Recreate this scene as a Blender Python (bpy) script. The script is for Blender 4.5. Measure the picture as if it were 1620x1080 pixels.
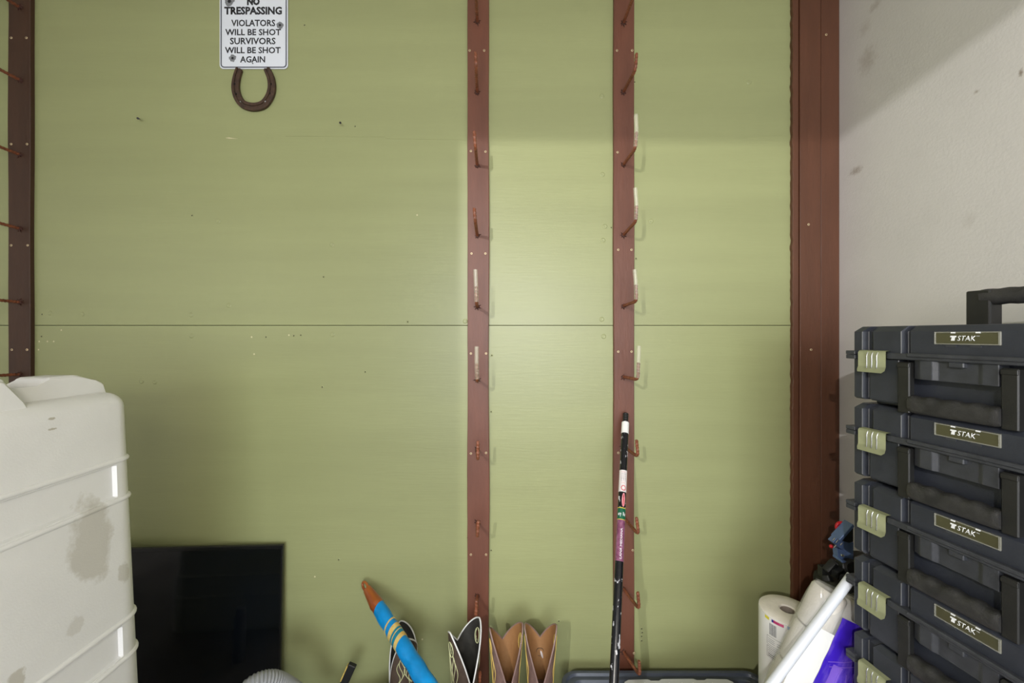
import bpy, bmesh, math, random
from mathutils import Vector, Matrix, noise
random.seed(7)
for o in list(bpy.data.objects): bpy.data.objects.remove(o)
S = bpy.context.scene; C = S.collection
PI = math.pi; R = math.radians
# ------------------------------------------------------------------ camera
CX, HY, F, HC = 810.0, 530.0, 640.0, 1.25
WY = 1.45                                   # back wall, front face of the plywood
cam = bpy.data.cameras.new('camera'); co = bpy.data.objects.new('camera', cam); C.objects.link(co)
co.location = (0, 0, HC); co.rotation_euler = (PI/2, 0, 0)
cam.sensor_width = 36; cam.lens = F/1620*36; cam.shift_y = -10/1620; cam.clip_start = .02
S.camera = co
def P(px, py, Y): return Vector(((px-CX)/F*Y, Y, HC-(py-HY)/F*Y))
# ------------------------------------------------------------------ light
w = bpy.data.worlds.new('world'); S.world = w; w.use_nodes = True
w.node_tree.nodes['Background'].inputs[0].default_value = (.62, .74, .9, 1)
w.node_tree.nodes['Background'].inputs[1].default_value = 1.0
def light(name, kind, loc, energy, col, rot=(0,0,0), **k):
    l = bpy.data.lights.new(name, kind); l.energy = energy; l.color = col
    for a, b in k.items(): setattr(l, a, b)
    o = bpy.data.objects.new(name, l); C.objects.link(o); o.location = loc; o.rotation_euler = rot
    return o
light('work_light', 'POINT', (-1.17, -1.86, 2.27), 185, (1, .98, .97), shadow_soft_size=.008)
light('added_fill', 'POINT', (.10, -.70, 1.50), 34, (1, .93, .83), shadow_soft_size=.25)  # added soft warm fill near the camera, no known bulb
light('doorway_daylight', 'AREA', (.1, -3.9, 1.25), 118, (.90, .95, 1.0), (R(90), 0, 0), shape='RECTANGLE', size=2.1, size_y=1.9)
S.view_settings.view_transform = 'Standard'; S.view_settings.look = 'None'
S.view_settings.gamma = 1; S.view_settings.use_curve_mapping = False
S.view_settings.exposure = 0.0
# ------------------------------------------------------------------ materials
def lin(c):
    return tuple(((x/255/12.92) if x/255 <= .04045 else ((x/255+.055)/1.055)**2.4) for x in c)
def N(t, kind, x=0, **inp):
    n = t.nodes.new(kind)
    for k, v in inp.items():
        k = k.replace('_', ' ')
        if k in n.inputs: n.inputs[k].default_value = v
    return n
def mat(name, c, rough=.5, metal=0, var=.0, scale=20, bump=0, bscale=120, spec=.5, coat=0, alpha=1, trans=0, c2=None, stretch=None, rvar=0, thr=None):
    m = bpy.data.materials.new(name); m.use_nodes = True; t = m.node_tree
    b = t.nodes['Principled BSDF']; b.inputs['Roughness'].default_value = rough
    b.inputs['Metallic'].default_value = metal; b.inputs['Specular IOR Level'].default_value = spec
    b.inputs['Coat Weight'].default_value = coat; b.inputs['Alpha'].default_value = alpha
    b.inputs['Transmission Weight'].default_value = trans
    base = lin(c); b.inputs['Base Color'].default_value = (*base, 1)
    L = t.links.new
    tc = N(t, 'ShaderNodeTexCoord'); mp = N(t, 'ShaderNodeMapping'); L(tc.outputs['Object'], mp.inputs[0])
    if stretch: mp.inputs['Scale'].default_value = stretch
    if var or c2:
        nz = N(t, 'ShaderNodeTexNoise', Scale=scale, Detail=5.0, Roughness=.6); L(mp.outputs[0], nz.inputs['Vector'])
        rp = N(t, 'ShaderNodeValToRGB'); L(nz.outputs['Fac'], rp.inputs[0])
        a, z = thr or (.35, .65)
        rp.color_ramp.elements[0].position = a; rp.color_ramp.elements[1].position = z
        if c2: lo, hi = base, lin(c2)
        else: lo, hi = [x*(1-var) for x in base], [min(1, x*(1+var)) for x in base]
        rp.color_ramp.elements[0].color = (*lo, 1); rp.color_ramp.elements[1].color = (*hi, 1)
        L(rp.outputs[0], b.inputs['Base Color'])
        if rvar:
            mr = N(t, 'ShaderNodeMapRange'); L(nz.outputs['Fac'], mr.inputs[0])
            mr.inputs[3].default_value = rough-rvar; mr.inputs[4].default_value = rough+rvar; L(mr.outputs[0], b.inputs['Roughness'])
    if bump:
        n2 = N(t, 'ShaderNodeTexNoise', Scale=bscale, Detail=4.0); L(mp.outputs[0], n2.inputs['Vector'])
        bp = N(t, 'ShaderNodeBump', Strength=bump, Distance=.002); L(n2.outputs['Fac'], bp.inputs['Height']); L(bp.outputs[0], b.inputs['Normal'])
    return m
def stains(m, spots, col, soft=.24):
    """spots: (x, y, z, rx, ry, rz, noise scale, strength); worn dirt marks with a shape of their own"""
    t = m.node_tree; L = t.links.new; b = t.nodes['Principled BSDF']; src = b.inputs['Base Color'].links[0].from_socket
    tc = N(t, 'ShaderNodeTexCoord')
    for (x, y, z, rx, ry, rz, ns, st) in spots:
        s1 = N(t, 'ShaderNodeVectorMath'); s1.operation = 'SUBTRACT'; L(tc.outputs['Object'], s1.inputs[0]); s1.inputs[1].default_value = (x, y, z)
        s2 = N(t, 'ShaderNodeVectorMath'); s2.operation = 'DIVIDE'; L(s1.outputs[0], s2.inputs[0]); s2.inputs[1].default_value = (rx, ry, rz)
        ln = N(t, 'ShaderNodeVectorMath'); ln.operation = 'LENGTH'; L(s2.outputs[0], ln.inputs[0])
        nz = N(t, 'ShaderNodeTexNoise', Scale=ns, Detail=5.0, Roughness=.65); L(tc.outputs['Object'], nz.inputs['Vector'])
        ad = N(t, 'ShaderNodeMath'); ad.operation = 'MULTIPLY_ADD'; L(nz.outputs['Fac'], ad.inputs[0]); ad.inputs[1].default_value = 1.6; L(ln.outputs['Value'], ad.inputs[2])
        mr = N(t, 'ShaderNodeMapRange'); L(ad.outputs[0], mr.inputs[0])
        mr.inputs[1].default_value = 1.70; mr.inputs[2].default_value = 1.70-soft; mr.inputs[3].default_value = 0; mr.inputs[4].default_value = st
        mx = N(t, 'ShaderNodeMix'); mx.data_type = 'RGBA'; L(mr.outputs[0], mx.inputs[0]); L(src, mx.inputs[6]); mx.inputs[7].default_value = (*lin(col), 1)
        src = mx.outputs[2]
    L(src, b.inputs['Base Color'])
M = {}
M['green'] = mat('green_paint', (152, 156, 110), .40, var=.04, scale=3, bump=.15, bscale=55, stretch=(.25, 1, 3), rvar=.06)
M['hole'] = mat('screw_hole_shadow', (66, 66, 40), .8)
M['chip'] = mat('chipped_paint', (206, 200, 160), .7)
M['brown'] = mat('brown_paint', (104, 62, 46), .5, var=.12, scale=9, bump=.3, bscale=60, stretch=(2, 1, .4))
M['brown_dark'] = mat('dark_brown_trim_paint', (92, 56, 38), .45, var=.12, scale=7, bump=.3, bscale=60, stretch=(2, 1, .3))
M['brown_shaded'] = mat('shaded_brown_paint', (66, 41, 25), .6, var=.12, scale=9, bump=.3, bscale=60, stretch=(2, 1, .4))  # same brown paint, darkened for the weaker light at far left
M['box_edge'] = mat('worn_edge_highlight', (96, 97, 99), .4)  # edge wear plus a specular highlight painted in as lighter colour
M['brown_rust'] = mat('rusty_brown_rebar', (126, 72, 48), .5, var=.25, scale=60, bump=.3, bscale=200)
M['burr'] = mat('dark_paint_burr', (70, 40, 30), .7, var=.3, scale=90)
M['brass'] = mat('zinc_screw', (206, 186, 150), .45, metal=.35)
M['tube'] = mat('milky_clear_tubing', (226, 222, 200), .18, alpha=.17, spec=.9)
M['white_wall'] = mat('white_wall_paint', (206, 203, 200), .6, var=.03, scale=4, bump=.25, bscale=160)
M['ceil'] = mat('ceiling_paint', (200, 198, 190), .8, var=.02)
M['concrete'] = mat('concrete_floor', (128, 124, 118), .7, var=.15, scale=6, bump=.3)
M['crate'] = mat('off_white_moulded_plastic', (230, 230, 230), .5, var=.035, scale=5, bump=.12, bscale=300)
M['box'] = mat('charcoal_plastic', (46, 49, 57), .34, var=.12, scale=22, bump=.25, bscale=900)
M['box_rim'] = mat('charcoal_plastic_dusty', (55, 57, 62), .4, var=.22, scale=30, bump=.2, bscale=900)
M['box_black'] = mat('black_plastic', (29, 29, 28), .45, var=.15, scale=25, bump=.2, bscale=900)
M['grip'] = mat('black_rubber_grip', (34, 34, 34), .55, c2=(54, 53, 52), scale=28, bump=.4, bscale=500)
M['sage'] = mat('sage_green_latch', (188, 192, 152), .4, var=.08, scale=30)
M['silver'] = mat('bare_metal', (205, 206, 208), .25, metal=.9)
M['olive'] = mat('dark_olive_card', (72, 70, 48), .35, coat=.5)
M['clear'] = mat('clear_plastic', (190, 190, 180), .15, alpha=.35, spec=.8)
M['white_ink'] = mat('white_ink', (238, 240, 242), .5)
M['black_ink'] = mat('black_ink', (26, 26, 32), .5)
M['navy_ink'] = mat('navy_ink', (30, 34, 52), .5)
M['grey_ink'] = mat('grey_ink', (126, 128, 132), .5, var=.3, scale=300)
M['sign'] = mat('white_sign_enamel', (224, 228, 236), .3, coat=.3)
M['iron'] = mat('rusted_iron', (62, 47, 38), .6, c2=(84, 62, 47), scale=70, bump=.5, bscale=200, metal=.3)
M['nail'] = mat('black_nail', (30, 26, 24), .5, metal=.3)
M['tv_glass'] = mat('black_screen_glass', (6, 8, 10), .08, c2=(8, 12, 19), scale=3, rvar=.03)
M['tv_frame'] = mat('black_glossy_bezel', (16, 17, 19), .25)
M['bluetape'] = mat('blue_vinyl_tape', (0, 138, 208), .28, var=.12, scale=25, bump=.5, bscale=60)
M['tapeteal'] = mat('teal_tape', (8, 122, 150), .3)
M['tapeyel'] = mat('gold_tape', (222, 172, 74), .35, c2=(214, 196, 128), scale=60)
M['cream'] = mat('pale_thread', (206, 208, 160), .6)
M['orangewood'] = mat('varnished_orange_wood', (168, 92, 34), .28, c2=(132, 58, 22), scale=14, stretch=(3, 3, .6), coat=.4)
M['bootdark'] = mat('dark_brown_leather', (64, 50, 42), .45, c2=(86, 72, 62), scale=14, bump=.4, bscale=200)
M['bootblack'] = mat('black_leather_lining', (34, 32, 28), .6, c2=(58, 56, 50), scale=16)
M['bootplum'] = mat('plum_brown_leather', (104, 82, 76), .42, c2=(130, 104, 96), scale=14, bump=.4, bscale=200)
M['tan'] = mat('tan_leather_lining', (158, 116, 74), .55, c2=(134, 92, 54), scale=9, bump=.2)
M['white_pipe'] = mat('white_piping', (222, 222, 220), .4)
M['plum_pipe'] = mat('plum_piping', (132, 108, 102), .4)
M['gold'] = mat('gold_thread', (214, 184, 96), .5)
M['sole'] = mat('boot_sole', (44, 30, 22), .6)
M['hose'] = mat('grey_hose_plastic', (150, 152, 156), .35)
M['poleblack'] = mat('black_glossy_pole', (16, 17, 22), .2, c2=(196, 196, 200), scale=75, thr=(.60, .625), stretch=(1, 1, .6))
M['capblack'] = mat('black_thread_cap', (22, 22, 24), .45)
M['lab_white'] = mat('white_label', (222, 214, 214), .35, var=.06, scale=60)
M['lab_red'] = mat('red_label', (196, 52, 62), .35)
M['lab_pink'] = mat('pink_label', (226, 150, 158), .35)
M['lab_green'] = mat('green_label', (22, 92, 66), .3)
M['lab_yel'] = mat('yellow_label', (206, 182, 70), .35)
M['lab_purple'] = mat('plum_label', (104, 48, 78), .3, c2=(150, 98, 128), scale=90)
M['tote'] = mat('slate_grey_plastic', (70, 76, 88), .3, var=.08, scale=12)
M['lidw'] = mat('translucent_white_plastic', (196, 198, 196), .35, alpha=.8)
M['paper'] = mat('white_tissue_paper', (224, 218, 208), .85, var=.05, scale=40, bump=.5, bscale=220)
M['wrap'] = mat('glossy_white_wrapper', (232, 232, 230), .28)
M['core'] = mat('cardboard_core', (140, 128, 116), .8)
M['film'] = mat('clear_film', (225, 225, 222), .12, alpha=.30, spec=.9, bump=.5, bscale=14)
M['purple'] = mat('purple_printed_film', (62, 34, 186), .2, c2=(120, 92, 205), scale=12, thr=(.5, .75), bump=.8, bscale=14, coat=.6, stretch=(3, 3, .7))
M['lilac'] = mat('lilac_printed_film', (128, 96, 208), .22, coat=.5)
M['pvc'] = mat('white_pvc', (214, 218, 226), .3)
M['yellow'] = mat('yellow_print', (222, 210, 60), .4); M['magenta'] = mat('magenta_print', (176, 24, 92), .4, c2=(226, 120, 160), scale=40)
M['cyan'] = mat('blue_print', (0, 124, 204), .4); M['royal'] = mat('royal_blue_print', (16, 52, 140), .4)
M['steelblue'] = mat('steel_blue_bracket', (92, 114, 156), .35, metal=.2, var=.1)
M['redplastic'] = mat('red_plastic', (196, 24, 36), .35)
M['blackrub'] = mat('black_rubber', (20, 21, 22), .5, var=.3, scale=20)
M['card'] = mat('brown_cardboard', (158, 122, 84), .85, var=.06, bump=.2)
M['ply'] = mat('bare_plywood', (176, 142, 98), .7, var=.1, stretch=(1, 8, 8))
stains(M['white_wall'], [
    (1.16, P(1372, 95, 1).y*1.16/((1372-CX)/F), HC+(530-95)/F*1.16/((1372-CX)/F), 1, .045, .06, 90, .35),
    (1.16, 1.16/((1368-CX)/F), HC+(530-45)/F*1.16/((1368-CX)/F), 1, .03, .03, 90, .22),
    (1.16, 1.16/((1354-CX)/F), HC+(530-270)/F*1.16/((1354-CX)/F), 1, .035, .018, 170, .6),
    (1.16, 1.16/((1385-CX)/F), HC+(530-8)/F*1.16/((1385-CX)/F), 1, .035, .02, 100, .35),
    (1.16, 1.16/((1545-CX)/F), HC+(530-145)/F*1.16/((1545-CX)/F), 1, .008, .006, 180, .6),
    (1.16, 1.16/((1615-CX)/F), HC+(530-115)/F*1.16/((1615-CX)/F), 1, .006, .014, 200, .8),
    (1.16, 1.16/((1535-CX)/F), HC+(530-350)/F*1.16/((1535-CX)/F), 1, .02, .03, 40, .12)], (128, 112, 96), soft=.75)
# ------------------------------------------------------------------ mesh helpers
def link(name, bm, m, parent=None, smooth=None, loc=None, rot=None):
    me = bpy.data.meshes.new(name)
    bmesh.ops.recalc_face_normals(bm, faces=bm.faces)
    bm.to_mesh(me); bm.free()
    for x in (m if isinstance(m, (list, tuple)) else [m]): me.materials.append(M[x] if isinstance(x, str) else x)
    if smooth is not None:
        me.polygons.foreach_set('use_smooth', [True]*len(me.polygons))
        me.set_sharp_from_angle(angle=R(smooth))
    o = bpy.data.objects.new(name, me); C.objects.link(o)
    if parent: o.parent = parent
    if loc is not None: o.location = loc
    if rot is not None: o.rotation_euler = rot
    return o
def tag(o, label=None, cat=None, group=None, kind=None):
    if label: o['label'] = label
    if cat: o['category'] = cat
    if group: o['group'] = group
    if kind: o['kind'] = kind
    return o
def thing(name, label, cat, loc=(0,0,0), rot=(0,0,0), group=None):
    o = bpy.data.objects.new(name, None); C.objects.link(o); o.location = loc; o.rotation_euler = rot; o.empty_display_size = .05
    return tag(o, label, cat, group)
def box(bm, x0, x1, y0, y1, z0, z1, bev=0, seg=1, mx=None, mi=0):
    r = bmesh.ops.create_cube(bm, size=1)
    vs = r['verts']
    for v in vs: v.co = Vector(((x0+x1)/2+v.co.x*(x1-x0), (y0+y1)/2+v.co.y*(y1-y0), (z0+z1)/2+v.co.z*(z1-z0)))
    fs = list({f for v in vs for f in v.link_faces})
    for f in fs: f.material_index = mi
    if bev:
        es = list({e for v in vs for e in v.link_edges})
        q = bmesh.ops.bevel(bm, geom=es, offset=bev, segments=seg, affect='EDGES', profile=.5)
        vs = list({v for v in q['verts']} | {v for v in vs if v.is_valid})
        for f in q['faces']: f.material_index = mi
    if mx is not None: bmesh.ops.transform(bm, matrix=mx, verts=[v for v in vs if v.is_valid])
    return vs
def B(*a, **k): bm = bmesh.new(); box(bm, *a, **k); return bm
def prism(bm, pts, a, b, axis='y', bev=0, mi=0):
    """closed outline pts (u,v) extruded from a to b along axis"""
    def mk(u, v, t): return {'y': (u, t, v), 'x': (t, u, v), 'z': (u, v, t)}[axis]
    A = [bm.verts.new(mk(u, v, a)) for u, v in pts]; Z = [bm.verts.new(mk(u, v, b)) for u, v in pts]
    n = len(pts); fs = [bm.faces.new(A), bm.faces.new(Z[::-1])]
    for i in range(n): fs.append(bm.faces.new((A[i], A[(i+1) % n], Z[(i+1) % n], Z[i])))
    for f in fs: f.material_index = mi
    if bev:
        es = [e for e in {e for v in A+Z for e in v.link_edges}]
        q = bmesh.ops.bevel(bm, geom=es, offset=bev, segments=1, affect='EDGES')
        for f in q['faces']: f.material_index = mi
    return bm
def frames(pts, closed=False):
    n = len(pts); T = []
    for i in range(n):
        a = pts[(i-1) % n if closed else max(i-1, 0)]; b = pts[(i+1) % n if closed else min(i+1, n-1)]
        T.append((b-a).normalized())
    up = Vector((0, 0, 1)) if abs(T[0].z) < .9 else Vector((1, 0, 0))
    u = (up-T[0]*up.dot(T[0])).normalized(); out = []
    for t in T:
        u = (u-t*u.dot(t)).normalized(); out.append((t, u, t.cross(u)))
    return out
def tube(bm, pts, r, n=10, closed=False, caps=True, sq=1.0, mi=0):
    pts = [Vector(p) for p in pts]; fr = frames(pts, closed); rings = []
    for i, p in enumerate(pts):
        rr = r(i) if callable(r) else r; t, u, v = fr[i]
        rings.append([bm.verts.new(p+u*math.cos(2*PI*k/n)*rr+v*math.sin(2*PI*k/n)*rr*sq) for k in range(n)])
    m = len(pts); fs = []
    for i in range(m if closed else m-1):
        a, b = rings[i], rings[(i+1) % m]
        for k in range(n): fs.append(bm.faces.new((a[k], a[(k+1) % n], b[(k+1) % n], b[k])))
    if caps and not closed: fs.append(bm.faces.new(rings[0][::-1])); fs.append(bm.faces.new(rings[-1]))
    for f in fs: f.material_index = mi
    return bm
def lathe(bm, prof, n=24, mx=None, mi=0):
    """prof: (r, z) from one end to the other; r==0 gives a pole"""
    rings = []; allv = []
    for r, z in prof:
        if r < 1e-6: ring = [bm.verts.new((0, 0, z))]
        else: ring = [bm.verts.new((r*math.cos(2*PI*k/n), r*math.sin(2*PI*k/n), z)) for k in range(n)]
        rings.append(ring); allv += ring
    for a, b in zip(rings, rings[1:]):
        for k in range(n):
            q = [a[k % len(a)], a[(k+1) % len(a)], b[(k+1) % len(b)], b[k % len(b)]]
            q2 = []
            for v in q:
                if v not in q2: q2.append(v)
            if len(q2) > 2: bm.faces.new(q2).material_index = mi
    if mx is not None: bmesh.ops.transform(bm, matrix=mx, verts=allv)
    return bm
def bez(pts, n=10):
    """Catmull-Rom through pts"""
    pts = [Vector(p) for p in pts]; out = []
    for i in range(len(pts)-1):
        p0, p1, p2, p3 = pts[max(i-1, 0)], pts[i], pts[i+1], pts[min(i+2, len(pts)-1)]
        for k in range(n):
            t = k/n
            out.append(.5*((2*p1)+(p2-p0)*t+(2*p0-5*p1+4*p2-p3)*t*t+(3*p1-p0-3*p2+p3)*t**3))
    return out+[pts[-1]]
def text_bm(bm, s, width, mx, height=None, bold=0, shear=0, depth=.0004, mi=0, fn=None, sub=False):
    cu = bpy.data.curves.new('t', 'FONT'); cu.body = s; cu.size = 1; cu.shear = shear; cu.offset = bold; cu.resolution_u = 2
    cu.extrude = .0; cu.align_x = 'CENTER'; cu.align_y = 'CENTER'
    o = bpy.data.objects.new('t', cu); C.objects.link(o)
    dg = bpy.context.evaluated_depsgraph_get(); me = bpy.data.meshes.new_from_object(o.evaluated_get(dg))
    bpy.data.objects.remove(o); bpy.data.curves.remove(cu)
    tb = bmesh.new(); tb.from_mesh(me); bpy.data.meshes.remove(me)
    xs = [v.co.x for v in tb.verts]; ys = [v.co.y for v in tb.verts]
    sx = width/(max(xs)-min(xs)); sy = (height/(max(ys)-min(ys))) if height else sx
    cx, cy = (max(xs)+min(xs))/2, (max(ys)+min(ys))/2
    for v in tb.verts: v.co = Vector(((v.co.x-cx)*sx, (v.co.y-cy)*sy, 0))
    if sub: bmesh.ops.triangulate(tb, faces=tb.faces)
    q = bmesh.ops.extrude_face_region(tb, geom=list(tb.faces))
    for v in [g for g in q['geom'] if isinstance(g, bmesh.types.BMVert)]: v.co.z += depth
    for v in tb.verts: v.co = fn(v.co) if fn else mx @ v.co
    for f in tb.faces: f.material_index = mi
    me = bpy.data.meshes.new('t'); tb.to_mesh(me); tb.free()
    bm.from_mesh(me); bpy.data.meshes.remove(me); return bm
def flat(x, y, z): return Matrix.Translation((x, y, z)) @ Matrix.Rotation(R(90), 4, 'X')   # upright, facing -Y
def copy_tree(o, parent=None):
    c = o.copy(); C.objects.link(c); c.parent = parent
    for ch in list(o.children): copy_tree(ch, c)
    return c
# ------------------------------------------------------------------ the room
XL, XR, YB, ZC = -3.0, 1.16, -4.0, 2.7
def struct(name, bm, m, parent=None): return tag(link(name, bm, m, parent), kind='structure')
struct('floor', B(XL-.1, 3.2, YB-.1, WY+.2, -.1, 0), 'concrete')
struct('ceiling', B(XL-.1, 3.2, YB-.1, WY+.2, ZC, ZC+.1), 'ceil')
struct('wall_left', B(XL-.1, XL, YB-.1, WY+.2, 0, ZC), 'white_wall')
struct('wall_right', B(XR, XR+.1, YB-.1, WY+.2, 0, ZC), 'white_wall')
bm = B(XL, -2.2, YB-.1, YB, 0, ZC); box(bm, -2.2, XR, YB-.1, YB, 2.35, ZC)
struct('wall_rear', bm, 'white_wall')
# unseen blockers added behind the camera to shape the lit patch on the wall
struct('shadow_blocker_top', B(XL, XR, -1.05, -1.0, 2.19, ZC), 'ceil')
struct('shadow_blocker_side', B(-1.45, -.928, -1.05, -1.0, 0, ZC), 'ceil')
back = struct('wall_back', B(XL, XR, WY+.012, WY+.15, 0, ZC), 'hole')
# plywood panels: seams under the boards and along z = seam
seam = HC+(530-514.5)/F*WY
cols = [XL, P(30, 0, WY).x, P(757, 0, WY).x, P(988, 0, WY).x, XR]
pan = []
for i in range(4):
    for (z0, z1) in ((0.0, seam-.0009), (seam+.0009, ZC)):
        o = link('panel', B(cols[i]+.001, cols[i+1]-.001, WY, WY+.012, z0, z1, bev=.0006), 'green', back)
        tag(o, kind='structure'); pan.append((o, cols[i], cols[i+1], z0, z1))
def panel_at(x, z):
    for p in pan:
        if p[1] <= x <= p[2] and p[3] <= z <= p[4]: return p[0]
    return back
def dimple(r, hole):
    bm = bmesh.new(); n = 9
    lathe(bm, [(r*1.5, 0), (r*1.15, r*.3), (r*.7, r*.25), (0, -.0*r)], n, Matrix.Rotation(R(90), 4, 'X'))
    me = bpy.data.meshes.new('screw_hole'); bmesh.ops.recalc_face_normals(bm, faces=bm.faces)
    for f in bm.faces:
        f.smooth = True
        c = f.calc_center_median(); f.material_index = 1 if math.hypot(c.x, c.z) < r*.75 else 0
    bm.to_mesh(me); bm.free(); me.materials.append(M['green' if hole != 'chip' else 'chip']); me.materials.append(M[hole]); return me
dark_d, chip_d, green_d = dimple(.0034, 'hole'), dimple(.0021, 'chip'), dimple(.006, 'green')
for (px, py, k) in [(362,483,'g'),(79,495,'g'),(67,497,'d'),(66,532,'d'),(97,522,'c'),(130,497,'g'),(302,498,'g'),(303,531,'g'),(398,533,'c'),(421,533,'d'),
        (457,530,'c'),(465,531,'d'),(476,530,'d'),(526,529,'g'),(525,387,'g'),(304,341,'d'),(512,438,'d'),(660,340,'c'),(645,509,'d'),(736,508,'g'),
        (1015,994,'d'),(1016,1000,'d'),(1015,1006,'d'),(1015,1013,'d'),(952,152,'g'),(957,358,'g'),(967,360,'d'),(954,380,'g'),(953,276,'g'),
        (952,505,'g'),(955,532,'g'),(778,562,'d'),(777,651,'d'),(1004,130,'d'),(1006,409,'d'),(536,885,'d'),(498,912,'c'),(668,1011,'c'),
        (402,560,'c'),(578,588,'d'),(245,604,'g'),(224,603,'g'),(482,40,'d'),(345,350,'g'),(740,850,'d'),(510,612,'d'),(884,982,'d'),(562,200,'d'),
        (777,870,'d'),(62,540,'c'),(61,553,'c'),(75,540,'c'),(85,540,'c'),(1030,350,'g'),(1185,130,'g')]:
    p = P(px, py, WY); o = bpy.data.objects.new('screw_hole', {'g': green_d, 'd': dark_d, 'c': chip_d}[k]); C.objects.link(o)
    o.location = (p.x, WY-.0001, p.z); o.parent = panel_at(p.x, p.z); o.rotation_euler = (0, random.random()*6, 0)
# torn splinter in the paint
bm = bmesh.new(); p0 = P(357, 218, WY-.001); p1 = P(376, 219.5, WY-.001)
tube(bm, [p0, p0.lerp(p1, .3), p0.lerp(p1, .6), p1], lambda i: [.0006, .0028, .0014, .0004][i], 6)
link('splinter', bm, 'chip', panel_at(p0.x, p0.z))
for a, b, y in ((452, 610, 216), (610, 738, 220.5)):   # ridge left by an old skirting
    q0, q1 = P(a, y-1, WY), P(b, y+.5, WY); link('paint_ridge', tube(bmesh.new(), [q0, q1], .0009, 6), 'green', panel_at(q0.x, q0.z))
# brown trim against the corner: three structure boards
def board_bm(x0, x1, y0, y1, z0, z1, wob=.0, n=40, seed=0, rough=0):
    bm = bmesh.new(); L_, R_ = [], []
    for i in range(n+1):
        z = z0+(z1-z0)*i/n
        a = noise.noise((seed, z*2.2, 0))*wob + noise.noise((seed+9, z*40, 0))*rough; b = noise.noise((seed+5, z*2.2, 4))*wob
        L_.append((x0+a, z)); R_.append((x1+b, z))
    rows = []
    for (a, z), (b, _) in zip(L_, R_):
        rows.append([bm.verts.new(q) for q in ((a, y1, z), (a, y0+.0015, z), (a+.0015, y0, z), (b-.0015, y0, z), (b, y0+.0015, z), (b, y1, z))])
    for r0, r1 in zip(rows, rows[1:]):
        for k in range(5): bm.faces.new((r0[k], r0[k+1], r1[k+1], r1[k]))
        bm.faces.new((r0[5], r0[0], r1[0], r1[5]))
    bm.faces.new(rows[0]); bm.faces.new(rows[-1][::-1]); return bm
tY = 1.432
def tx(px, Y=tY): return (px-CX)/F*Y
t1 = struct('trim_1', board_bm(tx(1255.5), tx(1265), tY+.004, WY, 0, ZC, .0, 260, 3, .0035), 'brown_dark')
t2 = struct('trim_2', board_bm(tx(1265)+.0006, tx(1298), tY-.002, WY, 0, ZC, .0, 60, 4), 'brown_dark')
t3 = struct('trim_3', board_bm(tx(1299), XR-.0005, tY, WY, 0, ZC, .0, 60, 5), 'brown_dark')
# ------------------------------------------------------------------ screws
bm = bmesh.new()
lathe(bm, [(.0052, 0), (.0052, .0010), (.0042, .0018), (.0022, .0018), (.0016, .0006), (0, .0006)], 12, Matrix.Rotation(R(90), 4, 'X'))
for f in bm.faces:
    c = f.calc_center_median(); f.material_index = 1 if math.hypot(c.x, c.z) < .0021 else 0
screw_me = bpy.data.meshes.new('screw'); bmesh.ops.recalc_face_normals(bm, faces=bm.faces); bm.to_mesh(screw_me); bm.free(); screw_me.materials.append(M['brass']); screw_me.materials.append(M['burr'])
def screw(px, py, Y, parent):
    p = P(px, py, Y); o = bpy.data.objects.new('screw', screw_me); C.objects.link(o)
    o.location = p-parent.location; o.parent = parent; o.rotation_euler = (0, random.random()*3, 0); o.scale = (.8, 1, .8)
for px, py, t in ((1307, 55, t3), (1279, 355, t2), (1283, 553, t2)): screw(px, py, tY-(.002 if t is t2 else 0), t)
# ------------------------------------------------------------------ rebar peg boards
BY = 1.436
def rebar(pts, r=.0047, rib=.0011, step=.0022):
    """bent bar with spiral ribs"""
    pts = [Vector(p) for p in pts]; dense = []; 
    path = bez(pts, 24); acc = [path[0]]
    for p in path[1:]:
        while (p-acc[-1]).length >= step:
            acc.append(acc[-1]+(p-acc[-1]).normalized()*step)
    bm = bmesh.new(); fr = frames(acc); n = 8; rings = []
    for i, p in enumerate(acc):
        t, u, v = fr[i]; ring = []
        for k in range(n):
            a = 2*PI*k/n; h = math.sin(i*1.35+a*1.0)
            rr = r+(rib if h > .25 else 0)
            if i in (0, len(acc)-1): rr *= .8
            ring.append(bm.verts.new(p+(u*math.cos(a)+v*math.sin(a))*rr))
        rings.append(ring)
    for a, b in zip(rings, rings[1:]):
        for k in range(n): bm.faces.new((a[k], a[(k+1) % n], b[(k+1) % n], b[k]))
    bm.faces.new(rings[0][::-1]); bm.faces.new(rings[-1]); return bm
def burr(seed):
    """splintered paint lump round the bar where it enters the board"""
    bm = bmesh.new(); random.seed(seed); n = 14
    c = bm.verts.new((0, -.006, 0)); ring = []; ring2 = []
    for k in range(n):
        a = 2*PI*k/n; r = random.uniform(.008, .017) if k % 2 else random.uniform(.005, .008)
        ring.append(bm.verts.new((r*math.cos(a), 0, r*math.sin(a)))); ring2.append(bm.verts.new((.0062*math.cos(a), -.0055, .0062*math.sin(a))))
    for k in range(n):
        bm.faces.new((ring[k], ring[(k+1) % n], ring2[(k+1) % n], ring2[k])); bm.faces.new((ring2[k], ring2[(k+1) % n], c))
    return bm
TUBE = .0072
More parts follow.
